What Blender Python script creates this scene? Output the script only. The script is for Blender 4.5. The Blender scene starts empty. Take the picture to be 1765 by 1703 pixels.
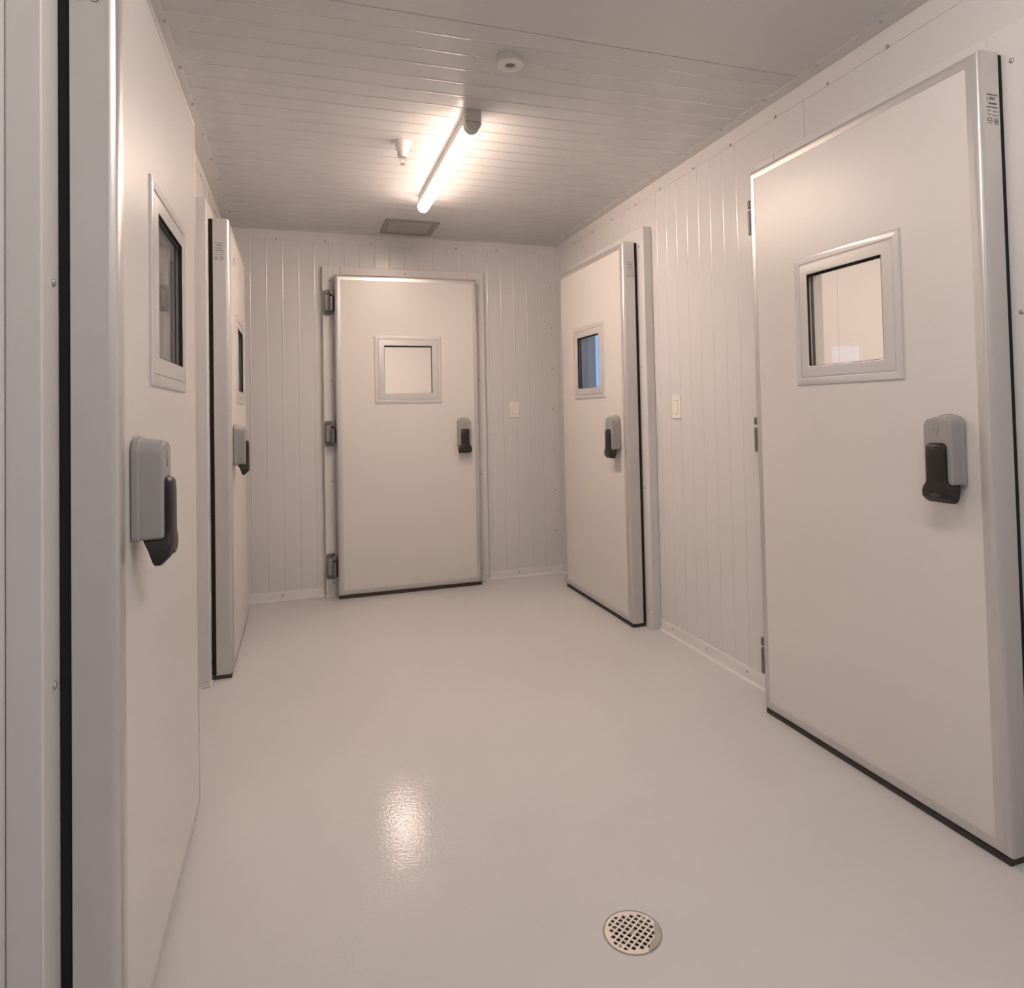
import bpy, bmesh, math
from mathutils import Vector, Matrix

SC = bpy.context.scene
COL = SC.collection
PI = math.pi

# ------------------------------------------------------------------ materials
def mat(name, color, rough=.5, metal=0., bump=0., bscale=200., var=0., vscale=2., spec=.5, coat=0.):
    m = bpy.data.materials.new(name); m.use_nodes = True
    nt = m.node_tree; b = nt.nodes['Principled BSDF']
    b.inputs['Base Color'].default_value = (*color, 1)
    b.inputs['Roughness'].default_value = rough
    b.inputs['Metallic'].default_value = metal
    b.inputs['Specular IOR Level'].default_value = spec
    if coat: b.inputs['Coat Weight'].default_value = coat; b.inputs['Coat Roughness'].default_value = .12
    tc = nt.nodes.new('ShaderNodeTexCoord')
    if bump:
        n = nt.nodes.new('ShaderNodeTexNoise'); n.inputs['Scale'].default_value = bscale
        n.inputs['Detail'].default_value = 2
        nt.links.new(tc.outputs['Object'], n.inputs['Vector'])
        bp = nt.nodes.new('ShaderNodeBump'); bp.inputs['Strength'].default_value = bump
        bp.inputs['Distance'].default_value = .002
        nt.links.new(n.outputs['Fac'], bp.inputs['Height'])
        nt.links.new(bp.outputs['Normal'], b.inputs['Normal'])
    if var:
        n = nt.nodes.new('ShaderNodeTexNoise'); n.inputs['Scale'].default_value = vscale
        n.inputs['Detail'].default_value = 3
        nt.links.new(tc.outputs['Object'], n.inputs['Vector'])
        r = nt.nodes.new('ShaderNodeValToRGB')
        r.color_ramp.elements[0].position = .3; r.color_ramp.elements[1].position = .7
        r.color_ramp.elements[0].color = tuple(c*(1-var) for c in color) + (1,)
        r.color_ramp.elements[1].color = tuple(min(1, c*(1+var)) for c in color) + (1,)
        nt.links.new(n.outputs['Fac'], r.inputs['Fac'])
        nt.links.new(r.outputs['Color'], b.inputs['Base Color'])
    return m

def emis(name, color, s):
    m = bpy.data.materials.new(name); m.use_nodes = True
    nt = m.node_tree; nt.nodes.clear()
    e = nt.nodes.new('ShaderNodeEmission'); o = nt.nodes.new('ShaderNodeOutputMaterial')
    e.inputs[0].default_value = (*color, 1); e.inputs[1].default_value = s
    nt.links.new(e.outputs[0], o.inputs[0]); return m

def glass_mat():
    m = bpy.data.materials.new('window_glass'); m.use_nodes = True
    nt = m.node_tree; nt.nodes.clear()
    t = nt.nodes.new('ShaderNodeBsdfTransparent'); t.inputs[0].default_value = (.95, .945, .94, 1)
    g = nt.nodes.new('ShaderNodeBsdfGlossy'); g.inputs['Roughness'].default_value = .01
    f = nt.nodes.new('ShaderNodeFresnel'); f.inputs['IOR'].default_value = 1.40
    x = nt.nodes.new('ShaderNodeMixShader'); o = nt.nodes.new('ShaderNodeOutputMaterial')
    nt.links.new(f.outputs[0], x.inputs[0]); nt.links.new(t.outputs[0], x.inputs[1]); nt.links.new(g.outputs[0], x.inputs[2])
    nt.links.new(x.outputs[0], o.inputs[0]); return m

M = {}
M['wall'] = mat('wall_painted_steel', (.70, .695, .694), .22, bump=.03, bscale=500, spec=.5)
M['ceil'] = mat('ceiling_painted_steel', (.655, .66, .665), .27, bump=.03, bscale=500)
M['ceilrib'] = mat('ceiling_rib_gloss', (.66, .665, .665), .25, spec=1.0, metal=.3)
M['wallrib'] = mat('wall_rib_gloss', (.70, .695, .694), .24, spec=.9)
M['trim'] = mat('trim_painted_steel', (.70, .692, .685), .30)
M['casing'] = mat('casing_painted', (.69, .682, .675), .34)
M['panel'] = mat('door_skin_white', (.72, .700, .678), .315, bump=.10, bscale=900, spec=.62)
M['edge'] = mat('door_edge_satin', (.66, .65, .645), .36, metal=.65, bump=.02, bscale=600)
M['wframe'] = mat('window_frame_satin', (.66, .65, .64), .27, metal=.25)
M['black'] = mat('black_rubber', (.006, .005, .005), .8)
M['bead2'] = mat('inner_bead_grey', (.07, .065, .062), .5)
M['seal'] = mat('sweep_rubber', (.045, .036, .032), .6)
M['hbody'] = mat('handle_grey_plastic', (.33, .327, .324), .5)
M['lever'] = mat('lever_black_plastic', (.014, .0115, .011), .42)
M['keyhole'] = mat('keyhole_metal', (.42, .42, .41), .3, metal=.7)
M['hinge'] = mat('hinge_grey_metal', (.16, .155, .15), .4, metal=.3)
M['hingel'] = mat('hinge_light_metal', (.42, .41, .4), .4, metal=.3)
M['screw'] = mat('screw_zinc', (.46, .45, .44), .35, metal=.6)
M['print'] = mat('label_print_grey', (.16, .155, .15), .6)
M['spacer'] = mat('glazing_spacer', (.42, .41, .40), .45)
M['plate'] = mat('switch_plate_white', (.86, .83, .79), .35)
M['rocker'] = mat('switch_rocker_white', (.90, .87, .83), .25)
M['line'] = mat('seam_dark', (.36, .35, .34), .7)  # dark grey for the joint between ceiling panels
M['faint'] = mat('seam_faint', (.68, .66, .63), .7)
M['hous'] = mat('fixture_housing_white', (.72, .70, .67), .35)
M['cap'] = mat('fixture_cap_grey', (.56, .55, .53), .45)
M['lampglow'] = emis('tube_glow', (1.0, .765, .625), 86)
# the lens throws most of its light downwards: brightness follows the lens surface direction
_nt = M['lampglow'].node_tree
_g = _nt.nodes.new('ShaderNodeNewGeometry'); _sx = _nt.nodes.new('ShaderNodeSeparateXYZ')
_mr = _nt.nodes.new('ShaderNodeMapRange')
_mr.inputs['From Min'].default_value = -.15; _mr.inputs['From Max'].default_value = -1.0
_mr.inputs['To Min'].default_value = 22; _mr.inputs['To Max'].default_value = 125
_nt.links.new(_g.outputs['True Normal'], _sx.inputs[0]); _nt.links.new(_sx.outputs['Z'], _mr.inputs['Value'])
_nt.links.new(_mr.outputs['Result'], [n for n in _nt.nodes if n.type == 'EMISSION'][0].inputs[1])
M['ventf'] = mat('hatch_frame_grey', (.30, .29, .275), .55)
M['venti'] = mat('hatch_panel', (.43, .42, .40), .5, bump=.4, bscale=60)
M['white'] = mat('white_plastic', (.80, .78, .74), .35)
M['dim'] = mat('dark_recess', (.22, .21, .20), .6)
M['chrome'] = mat('polished_chrome', (.75, .73, .70), .12, metal=1)
M['grate'] = mat('grate_steel', (.80, .74, .68), .42, metal=.35, bump=.15, bscale=300)
M['pit'] = mat('drain_pit', (.06, .05, .045), .8)
M['rim'] = mat('drain_rim_grey', (.36, .345, .32), .5, var=.12, vscale=30)
M['glass'] = glass_mat()

def floor_mat():
    m = mat('epoxy_floor', (.57, .572, .575), .06, spec=.13)
    nt = m.node_tree; b = nt.nodes['Principled BSDF']; tc = nt.nodes['Texture Coordinate']
    n = nt.nodes.new('ShaderNodeTexNoise'); n.inputs['Scale'].default_value = 1.6; n.inputs['Detail'].default_value = 3
    nt.links.new(tc.outputs['Object'], n.inputs['Vector'])
    r = nt.nodes.new('ShaderNodeValToRGB')
    r.color_ramp.elements[0].position = .25; r.color_ramp.elements[1].position = .75
    r.color_ramp.elements[0].color = (.558, .558, .560, 1); r.color_ramp.elements[1].color = (.592, .588, .585, 1)
    nt.links.new(n.outputs['Fac'], r.inputs['Fac']); nt.links.new(r.outputs['Color'], b.inputs['Base Color'])
    # orange peel plus broad unevenness of the trowelled coating
    fine = nt.nodes.new('ShaderNodeTexNoise'); fine.inputs['Scale'].default_value = 110; fine.inputs['Detail'].default_value = 2
    broad = nt.nodes.new('ShaderNodeTexNoise'); broad.inputs['Scale'].default_value = 5; broad.inputs['Detail'].default_value = 2
    for k in (fine, broad): nt.links.new(tc.outputs['Object'], k.inputs['Vector'])
    b1 = nt.nodes.new('ShaderNodeBump'); b1.inputs['Strength'].default_value = .22; b1.inputs['Distance'].default_value = .002
    b2 = nt.nodes.new('ShaderNodeBump'); b2.inputs['Strength'].default_value = .10; b2.inputs['Distance'].default_value = .01
    nt.links.new(fine.outputs['Fac'], b1.inputs['Height']); nt.links.new(broad.outputs['Fac'], b2.inputs['Height'])
    nt.links.new(b1.outputs['Normal'], b2.inputs['Normal'])
    nt.links.new(b2.outputs['Normal'], b.inputs['Normal'])
    return m
M['floor'] = floor_mat()

# ------------------------------------------------------------------ mesh helpers
def obj(name, bm, m, parent=None, smooth=False, bevel=0., seg=2):
    me = bpy.data.meshes.new(name); bm.normal_update(); bm.to_mesh(me); bm.free()
    me.materials.append(m)
    o = bpy.data.objects.new(name, me); COL.objects.link(o)
    if parent is not None: o.parent = parent
    if smooth:
        for p in me.polygons: p.use_smooth = True
    if bevel:
        d = o.modifiers.new('bevel', 'BEVEL'); d.width = bevel; d.segments = seg
        d.limit_method = 'ANGLE'; d.angle_limit = .6
        for p in me.polygons: p.use_smooth = True
        try: d.harden_normals = True
        except Exception: pass
    return o

def tag(o, label=None, cat=None, group=None, kind=None):
    if label: o['label'] = label
    if cat: o['category'] = cat
    if group: o['group'] = group
    if kind: o['kind'] = kind
    return o

def empty(name, loc=(0, 0, 0), rz=0.):
    o = bpy.data.objects.new(name, None); COL.objects.link(o)
    o.location = loc; o.rotation_euler = (0, 0, rz); o.empty_display_size = .1
    return o

def box(bm, a, b):
    x0, x1 = sorted((a[0], b[0])); y0, y1 = sorted((a[1], b[1])); z0, z1 = sorted((a[2], b[2]))
    v = [bm.verts.new(p) for p in ((x0,y0,z0),(x1,y0,z0),(x1,y1,z0),(x0,y1,z0),(x0,y0,z1),(x1,y0,z1),(x1,y1,z1),(x0,y1,z1))]
    for f in ((0,3,2,1),(4,5,6,7),(0,1,5,4),(1,2,6,5),(2,3,7,6),(3,0,4,7)): bm.faces.new([v[i] for i in f])

def lathe(bm, prof, c=(0, 0, 0), n=40, axis='z', cap=True):
    rings = []
    for r, h in prof:
        ring = []
        for i in range(n):
            a = 2*PI*i/n; p, q = r*math.cos(a), r*math.sin(a)
            P = (c[0]+p, c[1]+q, c[2]+h) if axis == 'z' else ((c[0]+p, c[1]+h, c[2]+q) if axis == 'y' else (c[0]+h, c[1]+p, c[2]+q))
            ring.append(bm.verts.new(P))
        rings.append(ring)
    for A, B in zip(rings, rings[1:]):
        for i in range(n): bm.faces.new((A[i], A[(i+1) % n], B[(i+1) % n], B[i]))
    if cap:
        bm.faces.new(rings[0][::-1]); bm.faces.new(rings[-1])
    bmesh.ops.recalc_face_normals(bm, faces=bm.faces)

def sweep_rect(bm, x0, x1, z0, z1, prof, close=False):
    """mitred rectangular frame in the local XZ plane; prof = [(inset, y)]"""
    loops = []
    for i, y in prof:
        loops.append([bm.verts.new(p) for p in ((x0+i, y, z0+i), (x1-i, y, z0+i), (x1-i, y, z1-i), (x0+i, y, z1-i))])
    pairs = list(zip(loops, loops[1:]))
    if close: pairs.append((loops[-1], loops[0]))
    for A, B in pairs:
        for k in range(4): bm.faces.new((A[k], A[(k+1) % 4], B[(k+1) % 4], B[k]))
    bmesh.ops.recalc_face_normals(bm, faces=bm.faces)

def prism(bm, pts, y0, y1):
    """polygon in XZ extruded along y"""
    A = [bm.verts.new((x, y0, z)) for x, z in pts]; B = [bm.verts.new((x, y1, z)) for x, z in pts]
    bm.faces.new(A); bm.faces.new(B[::-1]); n = len(pts)
    for i in range(n): bm.faces.new((A[i], B[i], B[(i+1) % n], A[(i+1) % n]))
    bmesh.ops.recalc_face_normals(bm, faces=bm.faces)

def rounded(x0, x1, z0, z1, r, n=5, rt=None, arch=0.):
    rt = r if rt is None else rt; pts = []
    for cx, cz, rr, a0 in ((x1-r, z0+r, r, -90), (x1-rt, z1-rt, rt, 0), (x0+rt, z1-rt, rt, 90), (x0+r, z0+r, r, 180)):
        for k in range(n+1):
            a = math.radians(a0+90*k/n); pts.append((cx+rr*math.cos(a), cz+rr*math.sin(a)))
        if a0 == 0 and arch:
            for k in range(1, 8):
                u = k/8; pts.append((x1-rt+(x0-x1+2*rt)*u, z1))
    if arch:
        c, hh = (x0+x1)/2, (x1-x0)/2; zm = (z0+z1)/2
        pts = [(x, z+(arch*(1-((x-c)/hh)**2) if z > zm else 0)) for x, z in pts]
    return pts

# ------------------------------------------------------------------ fitted geometry
XR, XL, YB = 1.7057, -.2956, 4.5635       # door faces
DW, Z0, Z1, T = .9600, .02, 2.120, .0736  # door leaf
WD = .143                                  # face of door to wall
WR, WL, WB = XR+WD, XL-WD, YB+.137
CD = .092                                  # face of door to face of casing
H = 2.425
YN = -2.4                                  # wall behind the camera
TH = .10

# ------------------------------------------------------------------ ribbed panels
RW, RD = .0055, .0015
def ribs(u, pos):
    for p in pos:
        if abs(u-p) < RW: return RD*.5*(1+math.cos(PI*(u-p)/RW))
    return 0.
def panel(name, u0, u1, v0, v1, pos, openings, fn, m, thick=TH, back=True, m2=None):
    us = {round(u0, 5), round(u1, 5)}
    for p in pos:
        if u0 < p-RW-.004 and p+RW+.004 < u1:
            for k in range(-5, 6): us.add(round(p+k*RW/5, 5))
            us.add(round(p-RW-.003, 5)); us.add(round(p+RW+.003, 5))
    for a, b, c, d in openings: us.add(round(a, 5)); us.add(round(b, 5))
    backs = []
    us = sorted(us); bm = bmesh.new(); inn = [p for p in pos if u0 < p-RW-.004 and p+RW+.004 < u1]
    def q(P):
        bm.faces.new([bm.verts.new(fn(*p)) for p in P])
    for a, b in zip(us, us[1:]):
        segs = [(v0, v1)]; mid = (a+b)/2
        for oa, ob, oc, od in openings:
            if oa < mid < ob:
                ns = []
                for s, t in segs:
                    if oc > s: ns.append((s, min(oc, t)))
                    if od < t: ns.append((max(od, s), t))
                segs = [x for x in ns if x[1]-x[0] > 1e-4]
        for s, t in segs:
            da, db = -ribs(a, inn), -ribs(b, inn)
            q(((a, s, da), (b, s, db), (b, t, db), (a, t, da)))
            if back: backs.append(((a, s, thick), (a, t, thick), (b, t, thick), (b, s, thick)))
    bmesh.ops.remove_doubles(bm, verts=bm.verts, dist=1e-5)
    out = Vector(fn(0, 0, -1))-Vector(fn(0, 0, 0))
    for f in bm.faces:
        f.normal_update(); f.smooth = True
        if abs(f.normal.dot(out.normalized())) < .9995: f.material_index = 1
        if f.normal.dot(out) < 0: f.normal_flip()
    if back:
        for P in backs: q(P)
        for oa, ob, oc, od in openings:
            q(((oa, oc, 0), (oa, od, 0), (oa, od, thick), (oa, oc, thick)))
            q(((ob, oc, 0), (ob, oc, thick), (ob, od, thick), (ob, od, 0)))
            q(((oa, od, 0), (ob, od, 0), (ob, od, thick), (oa, od, thick)))
        q(((u0, v0, 0), (u0, v1, 0), (u0, v1, thick), (u0, v0, thick)))
        q(((u1, v0, 0), (u1, v0, thick), (u1, v1, thick), (u1, v1, 0)))
        q(((u0, v1, 0), (u1, v1, 0), (u1, v1, thick), (u0, v1, thick)))
        q(((u0, v0, 0), (u0, v0, thick), (u1, v0, thick), (u1, v0, 0)))
    o = obj(name, bm, m)
    if m2: o.data.materials.append(m2)
    return tag(o, kind='structure')

R1n, R2n, L1n, L2n, B0 = 1.2850, 3.3490, 1.3385, 3.4020, .2315
OI = .045
def op_(a): return (a+OI, a+DW-OI, 0.0, 2.06)
fr = lambda a, b, s: [a+s*k for k in range(int((b-a)/s)+1)]
OX0, OX1, OY1 = -2.5, 4.0, 7.2   # outer shell of the neighbouring rooms
# positions are continued at the 100 mm module of the sandwich panels
panel('wall_right', YN, WB+.1, 0, H, fr(2.517, 4.69, .1), [op_(R1n), op_(R2n)], lambda u, v, d: (WR+d, u, v), M['wall'], m2=M['wallrib'])
panel('wall_left', YN, WB+.1, 0, H, fr(2.417, 4.69, .1), [op_(L1n), op_(L2n)], lambda u, v, d: (WL-d, u, v), M['wall'], m2=M['wallrib'])
panel('wall_back', WL, WR, 0, H, [x for x in fr(-.392, 1.84, .1)], [op_(B0)], lambda u, v, d: (u, WB+d, v), M['wall'], m2=M['wallrib'])
panel('wall_front', WL, WR, 0, H, [], [], lambda u, v, d: (u, YN-d, v), M['wall'])
cp = [y for y in fr(-2.36, OY1-.1, .1)]
cp = [2.238+.1*k for k in range(-1, 25)]
panel('ceiling', YN-.1, WB, WL, WR, cp, [], lambda u, v, d: (v, u, H+d), M['ceil'], thick=.1, m2=M['ceilrib'])

# neighbouring store rooms seen through the vision panels
def slab(name, a, b, m, kind='structure'):
    bm = bmesh.new(); box(bm, a, b); return tag(obj(name, bm, m), kind=kind)
M['room'] = mat('store_room_paint', (.74, .72, .69), .5, bump=.02)
XO = WR+TH; XI = WL-TH; YO = WB+.1
slab('ceiling_right_stores', (XO, .3, H), (OX1, 5.3, H+.1), M['room'])
slab('ceiling_left_stores', (OX0, .3, H), (XI, 5.3, H+.1), M['room'])
slab('ceiling_back_store', (XI, YO, H), (XO, OY1, H+.1), M['room'])
slab('wall_right_stores_outer', (OX1, .3, 0), (OX1+.1, 5.3, H), M['room'])
slab('wall_left_stores_outer', (OX0-.1, .3, 0), (OX0, 5.3, H), M['room'])
for i, y in enumerate((.3, 2.76, 5.2)):
    if i < 2: slab('wall_right_stores_partition', (XO, y, 0), (OX1, y+.1, H), M['room'])
for i, y in enumerate((.3, 2.5, 5.2)):
    slab('wall_left_stores_partition', (OX0, y, 0), (XI, y+.1, H), M['room'])
slab('wall_back_store_end', (WL-.1, OY1, 0), (WR+.1, OY1+.1, H), M['room'])
slab('wall_back_store_left', (WL-.2, YO, 0), (WL-.1, OY1, H), M['room'])
slab('wall_back_store_right', (WR+.1, YO+.5, 0), (WR+.2, OY1, H), M['room'])
# end wall of the second right hand store, with a daylit window in it
bm = bmesh.new()
for a, b in (((XO, 5.2, 0), (2.353, 5.3, H)), ((2.353, 5.2, 0), (3.5, 5.3, .9)), ((2.353, 5.2, 2.2), (3.5, 5.3, H)), ((3.5, 5.2, 0), (OX1, 5.3, H))): box(bm, a, b)
tag(obj('wall_right_store_end', bm, M['room']), kind='structure')
bm = bmesh.new(); box(bm, (2.34, 5.26, .88), (3.52, 5.27, 2.22))
tag(obj('window_1', bm, emis('cool_daylight', (.36, .56, 1.0), 1.15)), kind='structure', label='pale blue daylit window seen through the door pane', cat='window')
# seam in the partition seen through the near right vision panel
bm = bmesh.new(); box(bm, (2.62, 2.7593, 0), (2.624, 2.7605, H)); tag(obj('trim_8', bm, M['faint']), kind='structure')
# unseen blue glow panel, added for its reflection in the near right pane
bm = bmesh.new(); box(bm, (-1.75, 5.188, 1.05), (-1.0, 5.199, 1.75))
tag(obj('reflection_panel', bm, emis('blue_glow_left', (.45, .62, 1.0), 6)), kind='structure', label='pale blue glowing panel added in the left store room', cat='window')

# ---- floor with a shallow fall and a drain hole
DX, DY = .7075, 1.4245
def floor():
    bm = bmesh.new(); n = 48
    R0 = .067
    x0, x1, y0, y1 = OX0-.1, OX1+.1, YN-.1, OY1+.1
    ring = [bm.verts.new((DX+R0*math.cos(2*PI*i/n), DY+R0*math.sin(2*PI*i/n), 0)) for i in range(n)]
    low = [bm.verts.new((DX+R0*math.cos(2*PI*i/n), DY+R0*math.sin(2*PI*i/n), -.05)) for i in range(n)]
    S = .3
    def sq(i, s):
        a = 2*PI*i/n; c, t = math.cos(a), math.sin(a); k = s/max(abs(c), abs(t)); return DX+c*k, DY+t*k
    mid = [bm.verts.new((*sq(i, S), 0)) for i in range(n)]
    for i in range(n):
        j = (i+1) % n
        bm.faces.new((ring[i], ring[j], mid[j], mid[i])); bm.faces.new((low[i], low[j], ring[j], ring[i]))
    X = [x0, DX-S, DX+S, x1]; Y = [y0, DY-S, DY+S, y1]
    for a in range(3):
        for b in range(3):
            if a == 1 and b == 1: continue
            bm.faces.new([bm.verts.new(p) for p in ((X[a], Y[b], 0), (X[a+1], Y[b], 0), (X[a+1], Y[b+1], 0), (X[a], Y[b+1], 0))])
    # underside so that the slab has a thickness
    bm.faces.new([bm.verts.new(p) for p in ((x0, y0, -.12), (x0, y1, -.12), (x1, y1, -.12), (x1, y0, -.12))])
    bmesh.ops.remove_doubles(bm, verts=bm.verts, dist=1e-5)
    bmesh.ops.recalc_face_normals(bm, faces=bm.faces)
    for f in bm.faces:
        if abs(f.normal.z) > .5 and f.calc_center_median().z > -.01 and f.normal.z < 0: f.normal_flip()
    tag(obj('floor', bm, M['floor']), kind='structure')
floor()

# ------------------------------------------------------------------ screws
_screw = None
def screw(parent, loc, axis):
    """small domed screw head; axis = direction the head points to"""
    global _screw
    if _screw is None:
        bm = bmesh.new(); r = .0068
        lathe(bm, [(r, 0), (r, .0012), (r*.85, .0028), (r*.5, .0038), (r*.18, .0041)], n=14)
        _screw = bpy.data.meshes.new('screw'); bm.to_mesh(_screw); bm.free(); _screw.materials.append(M['screw'])
        for p in _screw.polygons: p.use_smooth = True
    o = bpy.data.objects.new('screw', _screw); COL.objects.link(o); o.parent = parent
    o.location = loc
    o.rotation_mode = 'QUATERNION'; o.rotation_quaternion = Vector(axis).to_track_quat('Z', 'Y')
    return o

# ------------------------------------------------------------------ angle trims with screws
def trim(name, boxes, screws, label=None):
    bm = bmesh.new()
    for a, b in boxes: box(bm, a, b)
    o = obj(name, bm, M['trim'], bevel=.0008, seg=1); tag(o, kind='structure')
    for loc, ax in screws: screw(o, loc, ax)
    return o
e = .0022; LC, LWz = .060, .067
wy = [1.694-.294*k for k in range(1, 4)]+[1.694, 1.957, 2.242, 2.544, 2.844, 3.165, 3.445, 3.745, 4.045, 4.345]
cy = [1.958-.29*k for k in range(1, 4)]+[1.958, 2.241, 2.536, 2.83, 3.169, 3.47, 3.77, 4.07, 4.37]
trim('trim_1', [((WR-LC, YN, H-e), (WR, WB, H)), ((WR-e, YN, H-LWz), (WR, WB, H-e))],
     [((WR-e, y, H-LWz+.004), (-1, 0, 0)) for y in wy]+[((WR-LC+.006, y, H-e), (0, 0, -1)) for y in cy])
lc = [2.296+.295*k for k in range(-3, 8)]
trim('trim_2', [((WL, YN, H-e), (WL+LC+.006, WB, H)), ((WL, YN, H-LWz), (WL+e, WB, H-e))],
     [((WL+LC, y, H-e), (0, 0, -1)) for y in lc]+[((WL+e, y+.08, H-LWz+.006), (1, 0, 0)) for y in lc])
trim('trim_3', [((WL+LC, WB-LC, H-e), (WR-LC, WB, H)), ((WL, WB-e, H-LWz), (WR, WB, H-e))],
     [((x, WB-e, H-LWz+.005), (0, -1, 0)) for x in (-.127, .185, .483, .773, 1.079, 1.38, 1.67)])
trim('trim_4', [((WR-LC, WB-e, .06), (WR-e, WB, H-LWz)), ((WR-e, WB-LC, .06), (WR, WB, H-LWz))],
     [((WR-LC+.004, WB-e, z), (0, -1, 0)) for z in (.31, .608, .904, 1.205, 1.507, 1.81, 2.11)])
trim('trim_5', [((WL, WB-e, .06), (WL+LC, WB, H-LWz)), ((WL, WB-LC, .06), (WL+e, WB-e, H-LWz))],
     [((WL+LC-.004, WB-e, z), (0, -1, 0)) for z in (.31, .608, .904, 1.205, 1.507, 1.81, 2.11)])
# skirting angles
BH = .058
CW = .074
def skirting(name, axis, wallpos, sgn, a, b, screws):
    """axis 'y': runs along y at x = wallpos, facing sgn*x; axis 'x': runs along x"""
    bm = bmesh.new()
    prof = [(0, BH), (.0035, BH), (.0045, BH-.002), (.0045, .012), (.007, .006), (.013, .0025), (.016, .0)]
    rows = []
    for t in (a, b):
        rows.append([bm.verts.new((wallpos+sgn*d, t, z) if axis == 'y' else (t, wallpos+sgn*d, z)) for d, z in prof])
    for k in range(len(prof)-1): bm.faces.new((rows[0][k], rows[0][k+1], rows[1][k+1], rows[1][k]))
    bmesh.ops.recalc_face_normals(bm, faces=bm.faces)
    o = obj(name, bm, M['trim'], smooth=True); tag(o, kind='structure')
    for s in screws:
        screw(o, (wallpos+sgn*.0045, s, .037) if axis == 'y' else (s, wallpos+sgn*.0045, .034), (sgn, 0, 0) if axis == 'y' else (0, sgn, 0))
skirting('baseboard_right', 'y', WR, -1, R1n+DW+CW, R2n-CW, (2.535, 2.843, 3.151))
skirting('baseboard_right_far', 'y', WR, -1, R2n+DW+CW, WB, (4.5,))
skirting('baseboard_right_near', 'y', WR, -1, YN, R1n-CW, (1.0, .7, .4))
skirting('baseboard_left', 'y', WL, 1, L1n+DW+CW, L2n-CW, (2.6, 2.9, 3.2))
skirting('baseboard_left_far', 'y', WL, 1, L2n+DW+CW, WB, (4.55,))
skirting('baseboard_left_near', 'y', WL, 1, YN, L1n-CW, (1.0, .7))
skirting('baseboard_back_left', 'x', WB, -1, WL, B0-CW, (-.113,))
skirting('baseboard_back_right', 'x', WB, -1, B0+DW+CW, WR, (1.5,))
# panel joints
bm = bmesh.new(); box(bm, (WR-.0006, 2.084, 2.19), (WR+.001, 2.0865, H-LWz)); tag(obj('trim_6', bm, mat('seam_mid', (.46, .45, .44), .7)), kind='structure')
bm = bmesh.new(); box(bm, (WL+LC+.006, 2.046, H-.0006), (WR-LC, 2.0495, H+.001)); tag(obj('trim_7', bm, M['line']), kind='structure')

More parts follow.
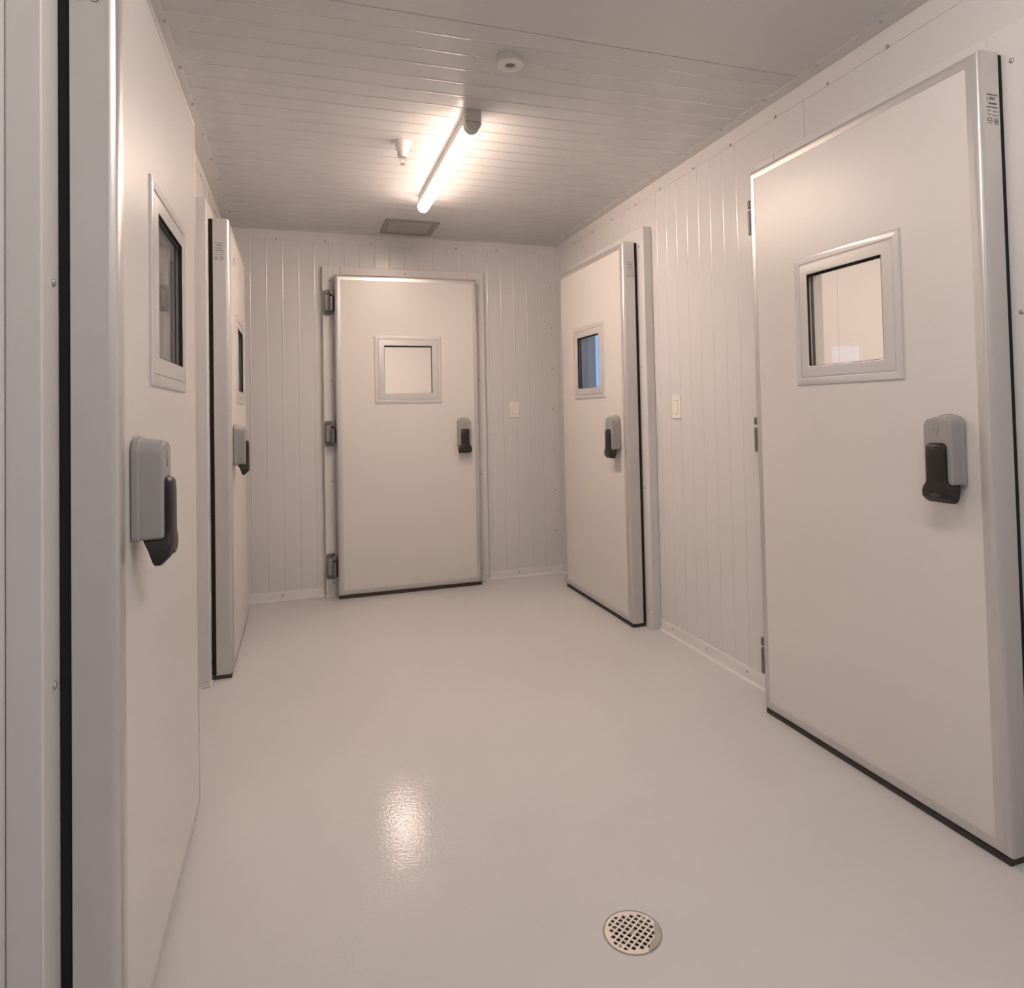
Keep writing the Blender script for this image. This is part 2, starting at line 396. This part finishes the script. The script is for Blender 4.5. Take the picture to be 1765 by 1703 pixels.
# ------------------------------------------------------------------ doors (built once in local axes: x right, y into the wall, z up)
WX, WZ0, WZ1, WO, WIN = .262, 1.2630, 1.7150, .450, .0655
def build_door(idx, loc, rz, latch, sticker=True, badge=False, extra=0.):
    root = empty('door_%d' % idx, loc, rz)
    w = DW; lr = (latch == 'right')
    wx0 = (w-WO)/2 + (-.006 if lr else .006)
    wx1 = wx0+WO
    # --- edge frame: mitred profile with a rounded front arris
    bm = bmesh.new(); r = .019
    prof = [(.036, .003), (.036, 0), (r+.004, 0), (r, 0)]
    for k in range(1, 9):
        a = PI/2*k/8; prof.append((r-r*math.sin(a), r-r*math.cos(a)))
    prof += [(0, r+.004), (0, T), (.034, T)]
    sweep_rect(bm, 0, w, Z0, Z1, prof)
    ef = obj('edge_frame', bm, M['edge'], root, smooth=True)
    ef.data.set_sharp_from_angle(angle=math.radians(50))
    # --- face panel with the opening for the vision panel
    bm = bmesh.new(); i = .0355
    def ring(y, i, hi, flip=False):
        O = [bm.verts.new(p) for p in ((i, y, Z0+i), (w-i, y, Z0+i), (w-i, y, Z1-i), (i, y, Z1-i))]
        I = [bm.verts.new(p) for p in ((wx0+hi, y, WZ0+hi), (wx1-hi, y, WZ0+hi), (wx1-hi, y, WZ1-hi), (wx0+hi, y, WZ1-hi))]
        for k in range(4): bm.faces.new((O[k], O[(k+1) % 4], I[(k+1) % 4], I[k]))
        return O, I
    O1, I1 = ring(.0012, i, .05); O2, I2 = ring(T+.001, i, .05)
    for k in range(4):
        bm.faces.new((O1[k], O2[k], O2[(k+1) % 4], O1[(k+1) % 4])); bm.faces.new((I1[k], I1[(k+1) % 4], I2[(k+1) % 4], I2[k]))
    bmesh.ops.recalc_face_normals(bm, faces=bm.faces)
    obj('face_panel', bm, M['panel'], root)
    # --- rubber
    bm = bmesh.new()
    sweep_rect(bm, .003, w-.003, Z0+.003, Z1-.003, [(0, T+.0015), (0, CD-.002), (.004, CD-.0005), (.03, CD-.0005), (.03, T+.0015)], close=True)
    tag(obj('gasket', bm, M['black'], root), label='black rubber gasket')
    bm = bmesh.new(); box(bm, (.004, .010, .001), (w-.004, CD-.004, Z0-.0008))
    tag(obj('bottom_seal', bm, M['seal'], root), label='dark rubber sweep')
    # --- window frame
    bm = bmesh.new()
    sweep_rect(bm, wx0, wx1, WZ0, WZ1, [(0, .0010), (.0005, -.0028), (.003, -.0044), (.0225, -.0044), (.0245, -.0012), (.027, -.0012),
                                        (.029, -.0040), (.056, -.0064), (WIN-.002, -.0064), (WIN, -.0052), (WIN, .0005), (.051, .0010)])
    wf = obj('window_frame', bm, M['wframe'], root, bevel=.0005, seg=1)
    bm = bmesh.new()
    j = WIN
    sweep_rect(bm, wx0, wx1, WZ0, WZ1, [(j-.004, -.0055), (j+.0012, -.0055), (j+.0012, .0035), (j-.004, .0035)], close=True)
    box(bm, (wx0+j, .0005, WZ1-j-.0085), (wx1-j, .0032, WZ1-j-.0012))
    obj('glazing_bead', bm, M['black'], wf)
    bm = bmesh.new()
    sweep_rect(bm, wx0, wx1, WZ0, WZ1, [(j-.004, .004), (j+.0006, .004), (j+.0006, .0100), (j-.004, .0100)], close=True)
    obj('glazing_spacer', bm, M['spacer'], wf)
    bm = bmesh.new()
    sweep_rect(bm, wx0, wx1, WZ0, WZ1, [(j-.012, .0105), (j+.0010, .0105), (j+.0010, .0220), (j-.012, .0220)], close=True)
    obj('inner_bead', bm, M['bead2'], wf)
    bm = bmesh.new()
    sweep_rect(bm, wx0, wx1, WZ0, WZ1, [(j-.012, .0225), (j+.0002, .0225), (j+.0002, .034), (j-.012, .034)], close=True)
    obj('inner_reveal', bm, M['wframe'], wf)
    for y in (.0038, .0165):
        bm = bmesh.new(); k = j-.003
        bm.faces.new([bm.verts.new(p) for p in ((wx0+k, y, WZ0+k), (wx1-k, y, WZ0+k), (wx1-k, y, WZ1-k), (wx0+k, y, WZ1-k))])
        obj('glass_pane', bm, M['glass'], wf)
    # --- handle
    hc = (w-.1165) if lr else .1165
    bm = bmesh.new()
    hw = .0435
    prism(bm, rounded(hc-hw-.0015, hc+hw+.0015, .966, 1.146, .008, rt=.016, arch=.014), .0008, -.016)
    p1 = rounded(hc-hw, hc+hw, .968, 1.147, .008, rt=.016, arch=.012)
    A = [bm.verts.new((x, -.0005, z)) for x, z in p1]; B = [bm.verts.new((hc+(x-hc)*.985, -.054, z-((.006+.35*max(0, z-1.150)) if z > 1.1 else 0))) for x, z in p1]
    bm.faces.new(A); bm.faces.new(B[::-1])
    for q in range(len(p1)): bm.faces.new((A[q], B[q], B[(q+1) % len(p1)], A[(q+1) % len(p1)]))
    bmesh.ops.recalc_face_normals(bm, faces=bm.faces)
    hd = obj('handle', bm, M['hbody'], root, bevel=.0055, seg=4)
    tag(hd, label='grey plastic latch handle with black lever')
    bm = bmesh.new()
    lev = [(1.082, .018, .056, .050), (1.079, .0245, .062, .050), (1.072, .0290, .066, .050), (1.05, .0295, .067, .050), (.985, .0295, .067, .050),
           (.976, .0305, .067, .018), (.969, .035, .0675, .018), (.961, .041, .0675, .022), (.950, .0450, .067, .028), (.935, .0460, .065, .033), (.925, .0445, .056, .036), (.919, .039, .050, .039)]
    rows = []
    for z, h, df, db in lev:
        n = []
        k = min(.008, h*.3); c = min(.004, (df-db)*.3)
        for x, d in ((-h, db), (h, db), (h, df-c), (h-k, df), (-h+k, df), (-h, df-c)): n.append(bm.verts.new((hc+x, -d, z)))
        rows.append(n)
    for A, B in zip(rows, rows[1:]):
        for q in range(6): bm.faces.new((A[q], A[(q+1) % 6], B[(q+1) % 6], B[q]))
    bm.faces.new(rows[0]); bm.faces.new(rows[-1][::-1])
    bmesh.ops.recalc_face_normals(bm, faces=bm.faces)
    lv = obj('lever', bm, M['lever'], hd, bevel=.002, seg=2)
    # oval finger dent mark on the lever foot
    bm = bmesh.new(); lathe(bm, [(.013, 0), (.012, .0012), (.008, .0016)], n=24, axis='y')
    for v in bm.verts: v.co = Vector((hc+v.co.x*1.25, -.0668-v.co.y, .940+v.co.z*.38))
    bmesh.ops.recalc_face_normals(bm, faces=bm.faces)
    obj('lever_badge', bm, mat('lever_badge_grey', (.05, .042, .038), .35) if 'lb' not in M else M['lb'], hd, smooth=True)
    bm = bmesh.new()
    lathe(bm, [(.0075, 0), (.0072, .0016), (.004, .0019)], n=20, axis='y')
    for v in bm.verts: v.co = Vector((hc+v.co.x, -.0541-v.co.y, 1.124+v.co.z))
    prism(bm, rounded(hc-.0035, hc+.0035, 1.100, 1.122, .003), -.0540, -.0556)
    obj('keyhole', bm, M['keyhole'], hd)
    # --- hinges on the other side
    s = -1 if lr else 1
    hx = 0. if lr else w
    X = lambda d: hx+s*d
    for zc in (1.942, 1.074, .204):
        bm = bmesh.new()
        prism(bm, rounded(min(X(.011), X(.072)), max(X(.011), X(.072)), zc-.082, zc+.082, .014, n=4), CD-.0005, CD-.014)
        hg = obj('hinge', bm, M['hinge'], root, bevel=.003, seg=2)
        bm = bmesh.new(); prism(bm, rounded(min(X(.022), X(.058)), max(X(.022), X(.058)), zc-.055, zc+.052, .006, n=3), CD-.0142, CD-.026)
        obj('hinge_block', bm, M['hingel'], hg, bevel=.003, seg=2)
        bm = bmesh.new()
        for a, b in ((zc-.062, zc+.034), (zc+.046, zc+.074)):
            lathe(bm, [(.0125, a), (.0135, a+.002), (.0135, b-.002), (.0125, b)], c=(X(.022), .028, 0), n=20)
        obj('hinge_knuckle', bm, M['hinge'], hg, smooth=False)
        bm = bmesh.new()
        box(bm, (X(.0005), .020, zc-.060), (X(.020), .034, zc+.033))
        box(bm, (X(.016), .034, zc-.05), (X(.030), CD-.012, zc+.05))
        obj('hinge_arm', bm, M['black'], hg, bevel=.002, seg=1)
    # --- certification label printed on the latch side edge
    if sticker:
        xs = w+.0004 if lr else -.0004
        bm = bmesh.new()
        def mark(y0, y1, z0, z1):
            v = [bm.verts.new(p) for p in ((xs, y0, z0), (xs, y1, z0), (xs, y1, z1), (xs, y0, z1))]; bm.faces.new(v if lr else v[::-1])
        def word(y, z, n, cw, h, seedv):
            for k in range(n):
                hh = h*(.75+.25*((k*7+seedv) % 3)/2)
                mark(y+k*cw, y+k*cw+cw*.62, z-hh/2, z+hh/2)
        yo = .0255
        word(yo+.002, 2.0040, 15, .0027, .0032, 1)
        mark(yo+.002, yo+.0415, 2.0012, 2.0018)
        word(yo+.001, 1.9925, 2, .0026, .0042, 0)
        word(yo+.0115, 1.9930, 6, .0036, .0085, 2)
        word(yo+.001, 1.9850, 2, .0026, .0022, 0)
        word(yo+.0085, 1.9800, 13, .0024, .0060, 1)
        word(yo, 1.9695, 18, .0023, .0040, 2)
        word(yo+.002, 1.9600, 6, .0023, .0032, 0); word(yo+.022, 1.9590, 8, .0023, .0032, 1)
        word(yo+.002, 1.9500, 7, .0023, .0028, 2); word(yo+.021, 1.9490, 9, .0023, .0028, 0)
        for cyy, cz, R, th in ((yo+.0105, 1.9335, .0090, .0018), (yo+.0345, 1.9325, .0088, .0015)):
            n = 28
            for k in range(n):
                a0, a1 = 2*PI*k/n, 2*PI*(k+1)/n
                v = [bm.verts.new((xs, cyy+q*math.cos(a), cz+q*math.sin(a))) for q, a in ((R, a0), (R, a1), (R-th, a1), (R-th, a0))]
                bm.faces.new(v)
        mark(yo+.006, yo+.015, 1.9325, 1.9345)
        for k in range(3): mark(yo+.0295+k*.0036, yo+.0316+k*.0036, 1.929, 1.936)
        tag(obj('certification_label', bm, M['print'], root), label='small printed certification marks on the door edge')
    if badge:
        bm = bmesh.new(); lathe(bm, [(.010, 0), (.0095, .002), (.006, .0028)], n=24, axis='y')
        for v in bm.verts: v.co = Vector((.215+v.co.x*1.6, .0012-v.co.y, 1.966+v.co.z*2.4))
        bmesh.ops.recalc_face_normals(bm, faces=bm.faces)
        obj('door_badge', bm, M['hbody'], root)
    return root

def casing(idx, loc, rz, depth, top_screw=True):
    root = empty('trim_%d' % idx, loc, rz); tag(root, kind='structure')
    bm = bmesh.new(); w = DW
    x0, x1, z1 = -CW, w+CW, Z1+.070
    y0, y1 = CD, depth
    def piece(xa, xb, za, zb): box(bm, (xa, y0, za), (xb, y1, zb))
    piece(x0, OI-.001, .001, z1); piece(w-OI+.001, x1, .001, z1); piece(OI-.001, w-OI+.001, 2.055, z1)
    cs = obj('door_casing', bm, M['casing'], root, bevel=.0035, seg=3)
    for x in (-.024, w+.024):
        for z in (2.09, 1.424, .758, .093): screw(root, (x, y0, z), (0, -1, 0))
    screw(root, (w/2-.003, y0, Z1+.037), (0, -1, 0))
    # caulk bead at the foot, where the coating meets the casing
    bm = bmesh.new()
    box(bm, (x0-.004, y0-.004, .0005), (-.002, y1, .005)); box(bm, (w+.002, y0-.004, .0005), (x1+.004, y1, .005))
    obj('caulk_bead', bm, M['white'], root, bevel=.0015, seg=2)
    return root

specs = [
    (1, (XR, R1n+DW, 0), -PI/2, 'right', WD, 'insulated white door nearest on the right wall, large square window and grey handle', True, False),
    (2, (XR, R2n+DW, 0), -PI/2, 'right', WD, 'insulated white door with blue-lit window, farther along the right wall', True, False),
    (3, (B0, YB, 0), 0, 'right', WB-YB, 'insulated white door in the end wall facing the viewer, hinges on its left', False, False),
    (4, (XL, L2n, 0), PI/2, 'left', WD, 'narrow-looking white door farther along the left wall, with printed marks on its edge', True, True),
    (5, (XL, L1n, 0), PI/2, 'left', WD, 'insulated white door closest on the left with thick black gasket', True, False),
]
for i, loc, rz, latch, dep, lab, st, bd in specs:
    d = build_door(i, loc, rz, latch, st, bd); tag(d, lab, 'door', kind='structure')
    casing(10+i, loc, rz, dep-.0003)

# ------------------------------------------------------------------ light fixture
FX, FY0, FY1 = .690, 2.640, 3.845
def light_fixture():
    root = empty('ceiling_light', (FX, (FY0+FY1)/2, H)); tag(root, 'glowing warm white tube light mounted on the ceiling', 'ceiling light')
    L = (FY1-FY0)/2
    bm = bmesh.new(); hw = .030
    box(bm, (-hw, -L, -.046), (hw, L-.03, -.0005))
    obj('housing', bm, M['hous'], root, bevel=.003, seg=2)
    # near end cap: square body tapering into the round tube holder
    bm = bmesh.new()
    box(bm, (-hw-.0025, -L-.004, -.048), (hw+.0025, -L+.030, -.001))
    obj('end_cap', bm, M['cap'], root, bevel=.003, seg=2)
    def half(bm, r, ya, yb, zc, n=18, domeb=False, sx=1.):
        secs = [(ya, 1.)]
        if domeb: secs += [(yb-.03, 1.), (yb-.018, .9), (yb-.008, .72), (yb-.002, .45), (yb, .12)]
        else: secs += [(yb, 1.)]
        rows = []
        for y, s in secs:
            rows.append([bm.verts.new((sx*r*s*math.cos(PI+PI*k/n), y, zc+r*s*1.12*math.sin(PI+PI*k/n))) for k in range(n+1)])
        for A, B in zip(rows, rows[1:]):
            for k in range(n): bm.faces.new((A[k], A[k+1], B[k+1], B[k]))
            bm.faces.new((A[0], B[0], B[n], A[n]))
        bm.faces.new(rows[0]); bm.faces.new(rows[-1][::-1])
        bmesh.ops.recalc_face_normals(bm, faces=bm.faces)
    bm = bmesh.new(); half(bm, .034, -L+.002, -L+.052, -.0485)
    obj('tube_holder', bm, M['cap'], root, bevel=.002, seg=2)
    bm = bmesh.new(); half(bm, .0325, -L+.0525, L, -.0480, domeb=True)
    obj('diffuser', bm, M['lampglow'], root, smooth=True)
    bm = bmesh.new(); 
    for y, z in ((-L+.008, -.030), (-L+.020, -.024), (-L+.014, -.044)): lathe(bm, [(.0028, 0), (.0028, .0012)], c=(-hw-.0030, y, z), n=10, axis='x')
    obj('cap_screw', bm, M['dim'], root)
light_fixture()

# ------------------------------------------------------------------ sprinkler, detector, hatch
def sprinkler():
    root = empty('fire_sprinkler', (.462, 3.052, H)); tag(root, 'white conical fire sprinkler with metal tip hanging beside the tube light', 'sprinkler')
    bm = bmesh.new()
    lathe(bm, [(.001, -.0005), (.043, -.0005), (.043, -.004), (.040, -.007), (.036, -.012), (.0265, -.040), (.0245, -.044), (.001, -.0441)], n=40, cap=False)
    obj('escutcheon', bm, M['white'], root, smooth=True).data.set_sharp_from_angle(angle=.7)
    bm = bmesh.new(); lathe(bm, [(.0235, -.0442), (.023, -.060), (.0195, -.068), (.010, -.0685)], n=32)
    obj('neck', bm, M['hous'], root, smooth=True).data.set_sharp_from_angle(angle=.7)
    bm = bmesh.new()
    # U-shaped yoke arms, glass bulb and deflector
    for sgn in (-1, 1):
        pts = [(sgn*.0095, -.0685), (sgn*.0125, -.080), (sgn*.0115, -.092), (sgn*.004, -.099)]
        for (xa, za), (xb, zb) in zip(pts, pts[1:]):
            box_pts = []
            d = Vector((xb-xa, 0, zb-za)); n = d.cross(Vector((0, 1, 0))).normalized()*.0018
            A = [bm.verts.new((xa+n.x*i, j*.0025, za+n.z*i)) for i, j in ((-1, -1), (1, -1), (1, 1), (-1, 1))]
            B = [bm.verts.new((xb+n.x*i, j*.0025, zb+n.z*i)) for i, j in ((-1, -1), (1, -1), (1, 1), (-1, 1))]
            bm.faces.new(A[::-1]); bm.faces.new(B)
            for q in range(4): bm.faces.new((A[q], A[(q+1) % 4], B[(q+1) % 4], B[q]))
    bmesh.ops.recalc_face_normals(bm, faces=bm.faces)
    obj('yoke', bm, M['chrome'], root)
    bm = bmesh.new(); lathe(bm, [(.0025, -.0686), (.0032, -.082), (.0025, -.097)], n=14)
    obj('bulb', bm, M['chrome'], root, smooth=True)
    bm = bmesh.new(); lathe(bm, [(.003, -.0975), (.0105, -.0985), (.0115, -.1005), (.003, -.1015)], n=24)
    obj('deflector', bm, M['chrome'], root)
sprinkler()

def detector():
    root = empty('smoke_detector', (.712, 2.208, H)); tag(root, 'round white smoke detector with dark centre on the ceiling', 'smoke detector')
    bm = bmesh.new(); lathe(bm, [(.041, -.0006), (.0415, -.004), (.0405, -.020), (.030, -.021)], n=48)
    obj('base', bm, M['hous'], root, smooth=True).data.set_sharp_from_angle(angle=.7)
    bm = bmesh.new(); lathe(bm, [(.036, -.021), (.0455, -.0225), (.047, -.026), (.0455, -.031), (.040, -.0335), (.022, -.0345), (.020, -.0335), (.0185, -.027), (.001, -.0265)], n=48, cap=False)
    obj('cover', bm, M['white'], root, smooth=True).data.set_sharp_from_angle(angle=.7)
    bm = bmesh.new(); lathe(bm, [(.0185, -.0265), (.0180, -.0278), (.006, -.0286)], n=36)
    obj('sensor', bm, M['dim'], root)
detector()

def hatch():
    root = empty('ceiling_hatch', (.708, 4.452, H)); tag(root, 'small square grey-framed access panel in the ceiling near the end wall', 'hatch')
    bm = bmesh.new(); a, wd = .174, .037
    lo = []
    for i, z in ((0, -.0006), (0, -.005), (.003, -.007), (wd-.003, -.007), (wd, -.005), (wd, -.0006)):
        lo.append([bm.verts.new(p) for p in ((-a+i, -a+i, z), (a-i, -a+i, z), (a-i, a-i, z), (-a+i, a-i, z))])
    for A, B in zip(lo, lo[1:]):
        for k in range(4): bm.faces.new((A[k], A[(k+1) % 4], B[(k+1) % 4], B[k]))
    bmesh.ops.recalc_face_normals(bm, faces=bm.faces)
    obj('frame', bm, M['ventf'], root)
    bm = bmesh.new(); b = a-wd-.001; box(bm, (-b, -b, -.0035), (b, b, -.0007))
    obj('panel', bm, M['venti'], root)
hatch()

# ------------------------------------------------------------------ switches
def switch(name, loc, rz, w, h, label, rocker):
    root = empty(name, loc, rz); tag(root, label, 'light switch')
    bm = bmesh.new(); box(bm, (-w/2, -.006, -h/2), (w/2, -.0004, h/2))
    obj('plate', bm, M['plate'], root, bevel=.003, seg=3)
    bm = bmesh.new()
    rw, rh = (.017, .033)
    box(bm, (-rw-.0015, -.0064, -rh-.0015), (rw+.0015, -.0061, rh+.0015))
    obj('rocker_surround', bm, M['dim'], root)
    bm = bmesh.new()
    pts = [(-.0066, -rh), (-.0105, -rh), (-.0080, 0), (-.0068, rh), (-.0066, rh)]
    A = [bm.verts.new((-rw, y, z)) for y, z in pts]; B = [bm.verts.new((rw, y, z)) for y, z in pts]
    bm.faces.new(A); bm.faces.new(B[::-1])
    for k in range(5): bm.faces.new((A[k], B[k], B[(k+1) % 5], A[(k+1) % 5]))
    bmesh.ops.recalc_face_normals(bm, faces=bm.faces)
    obj('rocker', bm, M['rocker'], root, bevel=.0008, seg=1)
    for z in (-h*.41, h*.41):
        bm = bmesh.new(); lathe(bm, [(.003, -.0061), (.0028, -.0070), (.001, -.0072)], c=(0, 0, z), n=12, axis='y')
        obj('plate_screw', bm, M['hous'], root)
    return root
switch('light_switch', (WR, 3.056, 1.1975), -PI/2, .078, .118, 'white wall switch between the two right-hand doors', True)
switch('light_switch', (1.4905, WB, 1.2065), 0, .076, .117, 'white wall switch on the end wall right of the facing door', True)

# ------------------------------------------------------------------ floor drain
def drain():
    root = empty('floor_drain', (DX, DY, 0)); tag(root, 'round steel floor drain with square-holed grate set in the floor', 'drain')
    bm = bmesh.new()
    lathe(bm, [(.0676, .0003), (.0668, .0020), (.0655, .0020), (.0642, -.0012), (.060, -.004), (.0595, -.04)], n=64, cap=False)
    obj('rim', bm, M['rim'], root, smooth=True)
    bm = bmesh.new(); lathe(bm, [(.0001, -.034), (.0598, -.034)], n=48, cap=False)
    obj('pit', bm, M['pit'], root)
    # grate: lattice of bars with square holes
    bm = bmesh.new(); P, hole, R = .0131, .0090, .0585; z1, z0 = .0012, -.0006
    ang = math.atan2(-.844, .537); ca, sa = math.cos(ang), math.sin(ang)
    def W(u, v, z): return (u*ca-v*sa, u*sa+v*ca, z)
    N = 5; cuts = []
    for k in range(-N, N+1):
        c = k*P; cuts += [c-hole/2, c+hole/2]
    cuts = [-R-.01]+cuts+[R+.01]
    vert = {}
    def V(u, v, z):
        key = (round(u, 6), round(v, 6), z)
        if key not in vert: vert[key] = bm.verts.new(W(u, v, z))
        return vert[key]
    def sub(a, b, n): return [a+(b-a)*i/n for i in range(n+1)]
    for ia, (a, b) in enumerate(zip(cuts, cuts[1:])):
        for ib, (c, d) in enumerate(zip(cuts, cuts[1:])):
            hu, hv = ia % 2 == 1, ib % 2 == 1
            cu, cv = (a+b)/2, (c+d)/2; rr = math.hypot(cu, cv)
            is_hole = hu and hv and rr < R-.0042
            # keep the two screw pads and the centre plate solid
            for su in ((0, .0525), (0, -.0525)):
                if math.hypot(cu-su[0], cv-su[1]) < .0085: is_hole = False
            if abs(cu) < .004 and abs(cv) < .004: is_hole = False
            if is_hole: continue
            if rr > R+.006: continue
            us, vs = sub(a, b, 3), sub(c, d, 3)
            for p, q in zip(us, us[1:]):
                for s, t in zip(vs, vs[1:]):
                    if math.hypot((p+q)/2, (s+t)/2) > R: continue
                    bm.faces.new((V(p, s, z1), V(q, s, z1), V(q, t, z1), V(p, t, z1)))
    ext = bmesh.ops.extrude_face_region(bm, geom=list(bm.faces))
    for v in [g for g in ext['geom'] if isinstance(g, bmesh.types.BMVert)]: v.co.z = z0
    # outer band of the grate
    n = 72; rows = [[bm.verts.new((r*math.cos(2*PI*i/n), r*math.sin(2*PI*i/n), z)) for i in range(n)] for r, z in ((.0570, -.0006), (.0570, .0013), (.0632, .0013), (.0634, -.003))]
    for A, B in zip(rows, rows[1:]):
        for i in range(n): bm.faces.new((A[i], A[(i+1) % n], B[(i+1) % n], B[i]))
    bmesh.ops.recalc_face_normals(bm, faces=bm.faces)
    gr = obj('grate', bm, M['grate'], root)
    for v in (.0525, -.0525):
        bm = bmesh.new(); x, y, _ = W(0, v, 0); lathe(bm, [(.0046, .0013), (.0044, .0022), (.002, .0024)], c=(x, y, 0), n=18); obj('grate_screw', bm, M['rim'], gr)
    bm = bmesh.new(); hu, hv = .0032, .0085
    pts = [W(a, b, 0) for a, b in ((-hu, -hv), (hu, -hv), (hu, hv), (-hu, hv))]
    A = [bm.verts.new((x, y, .0014)) for x, y, _ in pts]; B = [bm.verts.new((x, y, .0022)) for x, y, _ in pts]
    bm.faces.new(A[::-1]); bm.faces.new(B)
    for q in range(4): bm.faces.new((A[q], A[(q+1) % 4], B[(q+1) % 4], B[q]))
    obj('grate_plate', bm, M['rim'], gr)
    # smear of floor coating left on the near right of the grate
    bm = bmesh.new(); n = 24; a0, a1 = math.radians(-84), math.radians(8)
    O, I = [], []
    for k in range(n+1):
        a = a0+(a1-a0)*k/n; u = k/n
        wv = .017*math.sin(PI*u)**.6*(1+.12*math.sin(9*u)+.08*math.sin(23*u))
        O.append(bm.verts.new((.0645*math.cos(a), .0645*math.sin(a), .0026))); I.append(bm.verts.new(((.0645-wv)*math.cos(a), (.0645-wv)*math.sin(a), .0026)))
    for k in range(n):
        try: bm.faces.new((O[k], O[k+1], I[k+1], I[k]))
        except ValueError: pass
    for f in bm.faces:
        f.normal_update()
        if f.normal.z < 0: f.normal_flip()
    obj('coating_smear', bm, M['rim'], gr)
drain()

# ------------------------------------------------------------------ lights
def area(name, loc, size, power, color, rot=(0, 0, 0), sy=None):
    l = bpy.data.lights.new(name, 'AREA'); l.energy = power; l.color = color; l.size = size
    if sy: l.shape = 'RECTANGLE'; l.size_y = sy
    o = bpy.data.objects.new(name, l); COL.objects.link(o); o.location = loc; o.rotation_euler = rot; return o
area('store_lamp_right_near', (2.9, 1.5, 2.40), .5, 30, (1, .82, .73))
area('store_lamp_right_far', (2.9, 4.0, 2.40), .5, 12, (.62, .76, 1))
area('store_lamp_back', (.7, 6.0, 2.40), .5, 32, (1, .79, .69))
area('store_lamp_left_near', (-1.5, 1.4, 2.40), .4, 16, (1, .9, .82))
area('store_lamp_left_far', (-1.5, 3.8, 2.40), .4, 14, (1, .9, .82))
for sgn in (-1, 1):   # second tube of the corridor, overhead and behind the viewpoint
    area('corridor_lamp_overhead', (.69+sgn*.03, .55, 2.37), .06, 11.3, (1.0, .87, .80), rot=(0, -sgn*math.radians(48), 0), sy=1.2)
area('rear_fill', (.69, -1.7, 2.38), .10, 9, (.96, .97, 1.0), sy=1.0)  # weak cool fill light added behind the camera to lift the door sides

w = bpy.data.worlds.new('world'); SC.world = w; w.use_nodes = True
w.node_tree.nodes['Background'].inputs[0].default_value = (.6, .7, .9, 1); w.node_tree.nodes['Background'].inputs[1].default_value = .2

# ------------------------------------------------------------------ camera
f, cx, cy_, yaw, pitch, roll, h = 1166.377, 901.117, 677.949, .3202216, .0268566, .0216630, 1.19164
cam = bpy.data.cameras.new('camera'); co = bpy.data.objects.new('camera', cam); COL.objects.link(co); SC.camera = co
cam.sensor_fit = 'HORIZONTAL'; cam.sensor_width = 36; cam.lens = f/1765*36
cam.shift_x = (882.5-cx)/1765; cam.shift_y = (cy_-851.5)/1765; cam.clip_start = .01
Rr = Vector((math.cos(yaw), -math.sin(yaw), 0)); D = Vector((math.sin(yaw), math.cos(yaw), 0)); U = Vector((0, 0, 1))
D2 = D*math.cos(pitch)+U*math.sin(pitch); U2 = U*math.cos(pitch)-D*math.sin(pitch)
R3 = Rr*math.cos(roll)-U2*math.sin(roll); U3 = U2*math.cos(roll)+Rr*math.sin(roll)
co.matrix_world = Matrix.Translation((0, 0, h)) @ Matrix((R3, U3, -D2)).transposed().to_4x4()

SC.view_settings.view_transform = 'Standard'
SC.view_settings.look = 'None'
SC.view_settings.exposure = 0.0
SC.view_settings.gamma = 1.0
